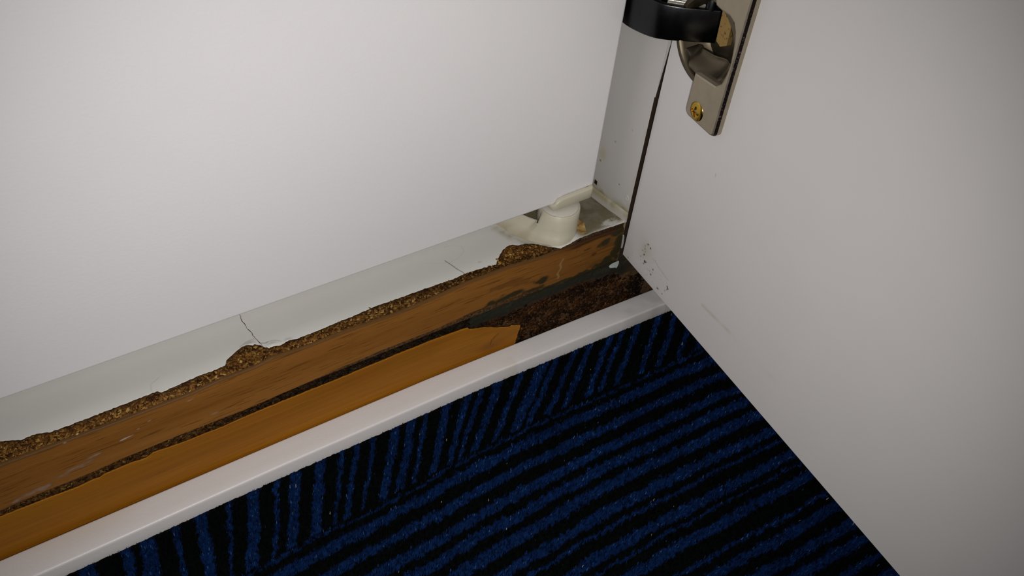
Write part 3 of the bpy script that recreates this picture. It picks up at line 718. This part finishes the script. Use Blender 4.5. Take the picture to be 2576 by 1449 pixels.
def make_cup():
    n = 64; a = np.linspace(0, 2 * PI, n, endpoint=False)
    rings = []
    for r, nn in ((17.4, 0.0), (17.4, 0.55), (16.9, 0.75), (15.6, 0.7), (15.2, 0.3), (14.9, -1.0), (13.8, -9.5), (12.5, -11.2), (4, -11.6)):
        rings.append(door_pt(CU + r * np.cos(a), CZ + r * np.sin(a), np.full(n, nn)))
    V, F = loft(rings[::-1], cap0=True, cap1=False)
    o = mesh_obj('hinge_cup', V, F, M_CUP, thing=cab, parent=door); auto_smooth(o, 40)
    o['label'] = 'dark round hinge cup sunk into the door'
    # pressed tongue that rises from the cup to the plate
    us = np.linspace(7.5, 31.8, 46); tt = np.linspace(0, 1, 22)
    lo = np.maximum(np.interp(us, [7, 14, 20, 31, 33], [100.2, 96.5, 95.6, 97.0, 98.5]), CZ - np.sqrt(np.maximum(15.3 ** 2 - (us - CU) ** 2, 0)))
    hi = np.interp(us, [7, 10, 14, 20, 26, 32], [100.6, 101.4, 102.6, 103.4, 104.4, 105.2])
    U = np.repeat(us[:, None], len(tt), 1); Z = lo[:, None] + (hi - lo)[:, None] * tt[None, :]
    t = np.repeat(tt[None, :], len(us), 0)
    N = 1.3 - 5.2 * sstep(0, .9, t) - 2.4 * sstep(13.5, 10.0, U) - 1.6 * np.exp(-((U - 25) / 3.0) ** 2) * sstep(0, .5, t) + 0.3 * np.exp(-((U - 14.2) / 0.9) ** 2) * (1 - t) - 2.0 * sstep(28, 31.5, U)
    V2 = door_pt(U.ravel(), Z.ravel(), N.ravel())
    o2 = mesh_obj('hinge_tongue', V2, grid_faces(len(us), len(tt)), M_CUP, thing=cab, parent=door, smooth=True)
    md = o2.modifiers.new('thickness', 'SOLIDIFY'); md.thickness = 0.5 * S
make_cup()
zn = [(19.2, 121.5), (25.2, 121.5), (25.6, 110.6), (22.6, 108.6), (19.8, 109.6)]
p = np.array(zn); V, F = loft([door_pt(p[:, 0], p[:, 1], np.full(5, -5.0)), door_pt(p[:, 0], p[:, 1], np.full(5, -3.0))])
mesh_obj('hinge_spring_tab', V, F, M_ZINC, thing=cab, parent=door)['label'] = 'yellow spotted tab inside the hinge cup'
# screw
def make_screw(zc_, lab=True):
    n = 56; R = 3.95; rs = np.linspace(0, R, 26)[1:]; a = np.linspace(0, 2 * PI, n, endpoint=False)
    rings = []
    cu = 26.2
    for r in rs[::-1]:
        uu = r * np.cos(a + .06); zz = r * np.sin(a + .06)
        h = 3.3 + 1.3 * np.sqrt(np.maximum(0, 1 - (r / R) ** 2)) - 0.15
        cross = ((np.abs(uu) < .5) & (np.abs(zz) < 2.1)) | ((np.abs(zz) < .5) & (np.abs(uu) < 2.1))
        rings.append(door_pt(cu + uu, zc_ + zz, np.where(cross, h - 1.1, h)))
    rings = [door_pt(cu + R * np.cos(a), zc_ + R * np.sin(a), np.full(n, 3.0))] + rings
    V, F = loft(rings)
    o = mesh_obj('hinge_screw', V, F, M_BRASS, thing=cab, parent=door); auto_smooth(o, 35)
    o['label'] = 'brass cross-head screw'
make_screw(84.5); make_screw(136.0)
# arm: a bent channel from the side panel into the cup
ARM = [(-3.2, 46.0, 99.5), (-7.0, 30.0, 99.5), (-9.6, 17.0, 99.5), (-9.9, 12.6, 99.6), (-9.2, 7.0, 100.0), (-8.5, 2.6, 100.5), (-7.3, -1.2, 101.0), (-4.6, -4.4, 101.3), (-1.0, -7.4, 101.6), (4.5, -10.9, 101.7), (8.0, -13.2, 101.8), (10.8, -15.0, 101.8)]
def sweep_wall(path, thick, ztop, name, mat, lab=None, bev=0.7):
    p = np.array(path); d = np.gradient(p[:, :2], axis=0); d /= np.linalg.norm(d, axis=1)[:, None]
    nr = np.stack([-d[:, 1], d[:, 0]], 1)          # to the far side of the channel
    rings = []
    for i in range(len(p)):
        o_, n_ = p[i, :2], nr[i]
        zb, zt_ = p[i, 2], (ztop if np.isscalar(ztop) else ztop[i])
        pr = [(0, zb + bev), (bev * .3, zb + bev * .3), (bev, zb), (thick, zb), (thick, zt_), (bev, zt_), (bev * .3, zt_ - bev * .3), (0, zt_ - bev)]
        rings.append(np.array([(*(o_ + n_ * q), z) for q, z in pr]))
    V, F = loft(rings); ob = mesh_obj(name, V, F, mat, thing=cab, parent=door); auto_smooth(ob, 38)
    if lab: ob['label'] = lab
    return ob
def smooth_path(path, k=5):
    p = np.array(path, float); n = len(p); t = np.arange(n); tt = np.linspace(0, n - 1, (n - 1) * k + 1)
    out = np.stack([np.interp(tt, t, p[:, i]) for i in range(3)], 1)
    for _ in range(6): out[1:-1] = 0.25 * out[:-2] + 0.5 * out[1:-1] + 0.25 * out[2:]
    return out
ap = smooth_path(ARM)
sweep_wall(ap, -1.8 if False else 1.8, 115.4, 'hinge_arm', M_ARM, 'dark steel hinge arm reaching behind the refrigerator')
far = ap.copy(); 
sel = ap[30:]
inner = sel + np.array([5.2, 6.2, 0]) * np.linspace(1, .55, len(sel))[:, None]; inner[:, 2] = 103
sweep_wall(inner, 1.4, 117.0, 'hinge_arm_flange', M_ARM)
lk = np.array([(-4.6, -1.2, 106), (-1.5, -4.2, 106), (2.5, -7.6, 106), (6.5, -10.4, 106), (9.0, -12.6, 106)])
sweep_wall(smooth_path(lk), 0.9, 116.6, 'hinge_link', M_LINK, 'bright hinge link inside the arm', .25)
lk2 = lk + np.array([1.6, 1.9, 0]); sweep_wall(smooth_path(lk2), 0.9, 118.4, 'hinge_link', M_LINK, None, .25)
n = 28; a = np.linspace(0, 2 * PI, n, endpoint=False)
V, F = loft([np.stack([8.6 + r * np.cos(a), -10.6 + r * np.sin(a), np.full(n, z)], 1) for r, z in ((2.0, 102.2), (2.5, 103), (2.5, 120), (1.8, 121))])
o = mesh_obj('hinge_knuckle', V, F, M_ARM, thing=cab, parent=door); auto_smooth(o, 40)

# ------------------------------------------------------------------ plinth board under the cabinet
pln = Thing('plinth_board', (-100, 10, -58), 'beech-look plinth board under the cabinet, its veneer torn off at the right', 'plinth')
def make_plinth_core():
    xs = np.concatenate([np.arange(-430, -285, 3.0), np.arange(-285, 85, 0.6)]); zs = np.linspace(-58, -21.05, 76)
    X, Z = np.meshgrid(xs, zs, indexing='ij'); x = X.ravel(); z = Z.ravel()
    ex = sstep(-86, -60, x)
    y = plinth_y(x) + 0.30 * fbm(x * .5, z * .5, 111)
    y = y + ex * (0.9 * fbm(x * .10, z * .16, 113) - 0.9 * np.exp(-((z + 24 - .02 * x) / 3.5) ** 2) + 0.5 * np.sin((z + 58) / 37 * PI))
    V = np.stack([x, y, z], 1); n0, n1 = X.shape; F = list(map(list, grid_faces(n0, n1)))
    b = len(V); ring = [i * n1 for i in range(n0)] + [(n0 - 1) * n1 + j for j in range(1, n1)] + [i * n1 + n1 - 1 for i in range(n0 - 2, -1, -1)] + [j for j in range(n1 - 2, 0, -1)]
    ext = V[ring].copy(); ext[:, 1] = 18.0; V = np.concatenate([V, ext])
    for k in range(len(ring)):
        a_, c_ = ring[k], ring[(k + 1) % len(ring)]; F.append([a_, b + k, b + (k + 1) % len(ring), c_])
    F.append([b + k for k in range(len(ring))][::-1])
    x = V[:, 0]; z = V[:, 2]; st = np.zeros((len(V), 4))
    def put(mask, col):
        a2 = np.clip(mask, 0, 1)[:, None]; st[:, :3] = st[:, :3] * (1 - a2) + np.array(col) * a2 if st[:, 3].max() > 0 else np.tile(np.array(col, float), (len(V), 1))
        st[:, 3] = np.maximum(st[:, 3], a2[:, 0])
    put(.92 * sstep(-215, -150, x) * (z > -32), (0.018, 0.012, 0.008))
    put(.55 * sstep(-80, -55, x) * (0.8 + .5 * fbm(x * .12, z * .2, 115)), (0.075, 0.030, 0.010))
    # mould along the upper edge, dipping towards the corner
    lim = np.interp(x, [-110, -85, -60, -40, -20, -6, 6, 14], [-24, -27, -27.5, -25.5, -24.5, -26, -31, -33])
    put(.93 * sstep(-110, -92, x) * sstep(-1.6, 1.0, z - lim + 2.2 * fbm(x * .16, z * .25, 117)), (0.009, 0.013, 0.007))
    put(.8 * sstep(8, 18, x + .25 * (z + 45)), (0.05, 0.026, 0.011))
    put(.5 * np.exp(-(((x - 3) / 9) ** 2 + ((z + 36) / 2.5) ** 2)) * (0.6 + .8 * fbm(x * .4, z * .4, 119)), (0.24, 0.14, 0.035))
    o = mesh_obj('plinth_core', V, F, M_CHIP, thing=pln, stain=st); o['label'] = 'exposed dark chipboard of the plinth'
    return o
pcore = make_plinth_core()
def make_veneer():
    xs = np.concatenate([np.arange(-430, -285, 2.5), np.arange(-285, -53.2, 0.35), [-53.2]])
    zt = ven_top(xs); rows = np.linspace(0, 1, 46)
    rend = lambda z: -53.2 - 2.1 * (np.clip(-38.4 - z, 0, 30) / 12.5) - .25 * vn2(z * .6, z * 0, 121)
    y0 = plinth_y(xs) - 1.35
    X = np.repeat(xs[:, None], len(rows), 1); Z = zt[:, None] + (-58 - zt)[:, None] * rows[None, :]
    X = np.minimum(X, rend(Z)); Y = np.repeat(y0[:, None], len(rows), 1)
    curl = np.exp(-np.clip(zt[:, None] - Z, 0, 99) / 1.2) * (0.25 * (vn2(X * .25, X * 0, 123) + .3))
    liftR = 0.9 * sstep(-75, -54, X) * np.exp(-np.clip(zt[:, None] - Z, 0, 99) / 5)
    Y = Y - np.clip(curl, 0, 1) * .6 - liftR * .5
    V = np.stack([X, Y, Z], -1).reshape(-1, 3); F = grid_faces(*X.shape, True)
    x = V[:, 0]; z = V[:, 2]; st = np.zeros((len(V), 4)); st[:, :3] = (0.13, 0.045, 0.008)
    cr = 1 - sstep(.12, .32, poly_dist(x, z, [(-68.8, -44.3), (-68.2, -41.6), (-66.4, -39.8), (-64.6, -38.9)]))
    stn = np.exp(-(((x + 68) / 8) ** 2 + ((z + 45) / 3.5) ** 2)) * .6 * (0.7 + .6 * fbm(x * .2, z * .3, 125))
    st[:, 3] = np.clip(stn, 0, .7); k = cr > .2; st[k, :3] = (0.035, 0.008, 0.004); st[k, 3] = cr[k] * .9
    o = mesh_obj('plinth_veneer', V, F, M_VENEER, thing=pln, stain=st, smooth=True)
    md = o.modifiers.new('thickness', 'SOLIDIFY'); md.thickness = 0.5 * S; md.offset = -1
    o['label'] = 'orange beech veneer with a torn upper edge'
make_veneer()
def chips_on_plinth():
    n = 4200
    x = rng.uniform(-288, -80, n); z = rng.uniform(0, 1, n); z = ven_top(x) - .6 + z * (band_bot(x) - ven_top(x) + .8)
    y = plinth_y(x) - rng.uniform(-.1, .35, n)
    P = np.stack([x, y, z], 1); nr = np.tile([0, -1.0, .3], (n, 1))
    dk = np.interp(x, [-290, -215, -170, -120, -80], [0.75, .7, .22, .13, .10])
    o = flakes('wood_chips', P, nr, pln, pcore, 0.5, 2.6, [.12, .22, .26, .22, .14, .04], dk * .62); o['label'] = 'torn wood chips along the top of the plinth'
    n = 8500
    x = rng.uniform(-84, 22, n); z = rng.uniform(-56, -22, n)
    k = (z > np.where(x < -53.2, ven_top(x), -99)) ; x = x[k]; z = z[k]
    lim = np.interp(x, [-110, -85, -60, -40, -20, -6, 6, 14], [-24, -27, -28.5, -26.5, -25.5, -27, -32, -34])
    k = rng.random(len(x)) > 1.0 * sstep(-3.0, 0.8, z - lim + 2.0 * fbm(x * .16, z * .25, 117)); x = x[k]; z = z[k]; lim = lim[k]
    up = sstep(-2.5, 1.5, z - lim + 2.0 * fbm(x * .16, z * .25, 117))
    ex = 0.9 * fbm(x * .10, z * .16, 113) - 0.9 * np.exp(-((z + 24 - .02 * x) / 3.5) ** 2) + 0.5 * np.sin((z + 58) / 37 * PI)
    y = plinth_y(x) + sstep(-86, -60, x) * ex - rng.uniform(-.15, .22, len(x))
    P = np.stack([x, y, z], 1); nr = np.tile([0, -1.0, .25], (len(x), 1))
    pat = 0.35 + 1.5 * np.clip(fbm(x * .09, z * .13, 131) + .15, 0, 1) + 0.8 * np.exp(-(((x - 2) / 9) ** 2 + ((z + 36.5) / 2.6) ** 2))
    dk = pat[:, None] * np.array([0.62, 0.52, 0.48]); g = np.array([0.10, 0.14, 0.13])
    dk = dk * (1 - up[:, None]) + g * up[:, None]
    dk *= (1 - .8 * sstep(8, 18, x + .25 * (z + 45)))[:, None]
    o = flakes('wood_chips', P, nr, pln, pcore, 0.4, 2.6, [.03, .11, .28, .34, .22, .02], dk * .58, tilt=.3); o['label'] = 'dark crumbling wood chips at the wet end of the plinth'
chips_on_plinth()

# ------------------------------------------------------------------ refrigerator
fr = Thing('refrigerator', (-300, 60, 0), 'white built-in refrigerator front standing above the damaged base board', 'refrigerator')
V, F = rbox(-562, -11.0, 13.2, 58, 17.0, 758, 1.6, 4)
o = mesh_obj('refrigerator_door', V, F, M_FRIDGE, thing=fr); auto_smooth(o, 50)
V, F = rbox(-556, -14.0, 64, 555, 20, 755, 2, 2)
mesh_obj('refrigerator_body', V, F, M_FRIDGE, thing=fr)
V, F = rbox(-552, -18.0, 57.5, 64.5, 24, 752, 0); mesh_obj('door_gasket', V, F, M_SEAL, thing=fr, stain=np.zeros((len(V), 4)))

def make_foot():
    c = np.array([-29.0, 14.5]); n = 120; a = np.linspace(-PI, PI, n, endpoint=False)
    def polar(pts):
        q = np.array(pts) - c; an = np.arctan2(q[:, 1], q[:, 0]); r = np.hypot(q[:, 0], q[:, 1]); k = np.argsort(an); an = an[k]; r = r[k]
        an = np.concatenate([an - 2 * PI, an, an + 2 * PI]); r = np.tile(r, 3)
        rr = np.interp(a, an, r)
        for _ in range(2): rr = 0.25 * np.roll(rr, 1) + .5 * rr + .25 * np.roll(rr, -1)
        return rr
    def ring(r, z): return np.stack([c[0] + r * np.cos(a), c[1] + r * np.sin(a), np.full(n, z)], 1)
    def circ(R, z, cx_=-27.6, cy_=15.0):
        # circle seen from the polar centre
        dx, dy = c[0] - cx_, c[1] - cy_; b = dx * np.cos(a) + dy * np.sin(a)
        r = -b + np.sqrt(np.maximum(b * b - (dx * dx + dy * dy - R * R), 0)); return r
    bot = polar([(-54, 40), (-49.5, 27.3), (-46.9, 18.7), (-43.2, 11.4), (-38.4, 5.4), (-34.6, 2.1), (-31.0, 2.0), (-26.0, 3.8), (-21.5, 7.6), (-18.6, 12.5), (-18.2, 19), (-22, 25), (-32, 33), (-44, 41)])
    top = polar([(-48, 38), (-44.5, 27), (-42.1, 20.7), (-39.9, 17.0), (-38.2, 13.9), (-36.4, 10.2), (-33.6, 7.0), (-30.5, 5.6), (-25.5, 5.5), (-21.0, 7.8), (-18.3, 12.5), (-18.2, 18), (-21, 23.5), (-30, 30), (-40, 37)])
    cir = circ(9.6, 0); led = sstep(0.8, 2.6, top - cir)
    lin = lambda z_: bot + (cir - bot) * z_ / 14.0           # plain tapering wall where there is no wedge
    top = top * led + lin(8.0) * (1 - led)
    wall = np.maximum(cir + .45, top - 1.5)
    def mixr(r_, z_, k):      # hollow behind the wedge-shaped wall, plain tapering wall elsewhere
        z0 = 7.9 + 0.27 * k; rr = lin(z0) * (1 - led) + r_ * led
        return np.stack([c[0] + rr * np.cos(a), c[1] + rr * np.sin(a), z0 * (1 - led) + z_ * led], 1)
    rb = [ring(bot, 0.2), ring(bot * .97 + top * .03, 1.6), ring(bot * .45 + top * .55, 4.6), ring(top, 7.9), mixr(top - .3, 8.5, 1), mixr(wall + .25, 8.5, 2), mixr(wall, 8.1, 3), mixr(wall, 6.4, 4), mixr(cir + .3, 6.2, 5),
          ring(lin(9.6) * (1 - led) + cir * led, 9.6), ring(lin(11.6) * (1 - led) + cir * led, 11.6), ring(circ(9.45, 0), 13.9), ring(circ(9.15, 0), 14.3), ring(circ(8.75, 0), 14.3), ring(circ(8.7, 0), 13.9)]
    # stand it on the raised board
    for r in rb[:3]: r[:, 2] = np.maximum(r[:, 2], lam_z(r[:, 0], r[:, 1]) * (1 if r is rb[0] else 0) + r[:, 2] * 0.0)
    rb[0][:, 2] = lam_z(rb[0][:, 0], rb[0][:, 1]) - .05; rb[1][:, 2] = np.maximum(rb[1][:, 2], rb[0][:, 2] + .5)
    V, F = loft(rb)
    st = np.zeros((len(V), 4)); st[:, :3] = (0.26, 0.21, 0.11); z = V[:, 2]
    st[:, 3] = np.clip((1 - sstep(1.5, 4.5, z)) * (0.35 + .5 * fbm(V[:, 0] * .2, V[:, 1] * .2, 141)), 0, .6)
    hollow_shade = (np.arange(len(V)) >= 6 * n) & (np.arange(len(V)) < 9 * n) & (np.tile(led, len(rb)) > .5); st[hollow_shade, :3] = (0.09, 0.076, 0.034); st[hollow_shade, 3] = .9  # shadow inside the hollow, painted as dark olive over the plastic
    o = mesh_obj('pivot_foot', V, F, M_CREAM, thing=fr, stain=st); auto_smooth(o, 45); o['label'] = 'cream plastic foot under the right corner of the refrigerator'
    V, F = loft([np.stack([-27.6 + r * np.cos(a), 15 + r * np.sin(a), np.full(n, z)], 1) for r, z in ((8.65, 13.6), (8.65, 14.4), (8.4, 14.6), (2.4, 14.7), (2.4, 16.4))] if True else [])
    o2 = mesh_obj('foot_washer', V, F, M_WASHER, thing=fr, parent=o); auto_smooth(o2, 40)
    # lug of the lower door hinge
    yf, yb = 10.7, 40.0
    prof = []     # plan outline (x, y) with rounded front-left corner
    p = [(-12.2, yb), (-34.6, yb), (-34.6, 19), (-34.5, 14.0), (-34.3, 12.4), (-33.8, 11.5), (-33.1, 10.95)] + [(x_, yf) for x_ in (-32.2, -31.2, -30.2, -29, -27, -24, -20, -16, -14.2)] + [(-13.2, 10.95), (-12.5, 11.6), (-12.2, 12.8)]
    p = np.array(p); k = len(p)
    def zt(x): return np.interp(x, [-34.6, -33.6, -32.6, -31.4, -29.8, -27, -12], [17.9, 18.9, 19.9, 20.6, 21.1, 21.4, 22.0])
    def zb(x): return np.interp(x, [-36, -12], [15.4, 16.1])
    dd = np.roll(p, -1, 0) - np.roll(p, 1, 0); pn = np.stack([dd[:, 1], -dd[:, 0]], 1); pn /= np.linalg.norm(pn, axis=1)[:, None]
    def rg(f, s_): return np.c_[p - pn * s_, f(p[:, 0])]
    r0 = rg(zb, .4); r1 = rg(lambda x: zb(x) + .4, 0); r2 = rg(lambda x: zt(x) - .9, 0); r3 = rg(lambda x: zt(x) - .35, .15); r4 = rg(zt, .6); r5 = rg(zt, 2.0)
    for r in (r2, r3, r4, r5): r[:, 2] = np.where(r[:, 1] > 14.2, np.minimum(r[:, 2], 16.9), r[:, 2])
    V, F = loft([r0, r1, r2, r3, r4, r5])
    st = np.zeros((len(V), 4))
    o3 = mesh_obj('hinge_lug', V, F, M_CREAM, thing=fr, stain=st); auto_smooth(o3, 50); o3['label'] = 'cream plastic lug at the refrigerator corner'
make_foot()

# ------------------------------------------------------------------ small loose things
def slab_poly(name, pts, nrm, t, mat, label, cat, curl=None):
    p = np.array(pts, float); nv = np.array(nrm, float); nv /= np.linalg.norm(nv); n = len(p)
    c = p.mean(0)
    q = [p - nv * t / 2, p + nv * t / 2]
    V = np.concatenate(q + [[c - nv * t / 2], [c + nv * t / 2]])
    if curl: V = V + curl(V)
    F = [[i, n + i, n + (i + 1) % n, (i + 1) % n] for i in range(n)] + [[n + i, 2 * n + 1, n + (i + 1) % n] for i in range(n)] + [[(i + 1) % n, 2 * n, i] for i in range(n)]
    o = mesh_obj(name, V, F, mat); o['label'] = label; o['category'] = cat
    return o
slab_poly('paint_flake', [(-5.1, -1.4, -20.6), (-4.4, -1.4, -19.9), (-3.4, -1.5, -19.3), (-1.6, -1.6, -19.0), (0.2, -1.7, -18.9), (0.4, -1.8, -20.4), (0.0, -1.9, -21.8), (-0.7, -2.0, -23.0), (-1.3, -1.9, -22.4), (-2.8, -1.8, -22.0), (-4.6, -1.6, -21.5)],
          (0, -1, .3), 0.35, M_FLAKE, 'small white paint flake stuck in the mouldy corner below the side panel', 'flake')
def scrap_curl(V):
    d = np.zeros_like(V); d[:, 2] = 0.9 * ((V[:, 0] + 19.3) / 2.6) ** 2 * .5 + .35 * np.sin(V[:, 1] * .9); return d
slab_poly('veneer_scrap', [(-15.8, 16.0, 1.6), (-16.4, 12.6, 2.1), (-16.4, 9.3, 2.5), (-17.6, 6.2, 2.9), (-19.1, 3.4, 3.1), (-21.6, 2.9, 3.1), (-22.7, 4.2, 2.9), (-22.2, 7.0, 2.7), (-21.5, 9.4, 2.4), (-19.4, 9.0, 2.5), (-18.9, 12.4, 2.1), (-18.0, 15.4, 1.7)],
          (0, 0, 1), 0.3, M_SCRAP, 'curled brown scrap of veneer lying beside the cream foot', 'scrap', scrap_curl)
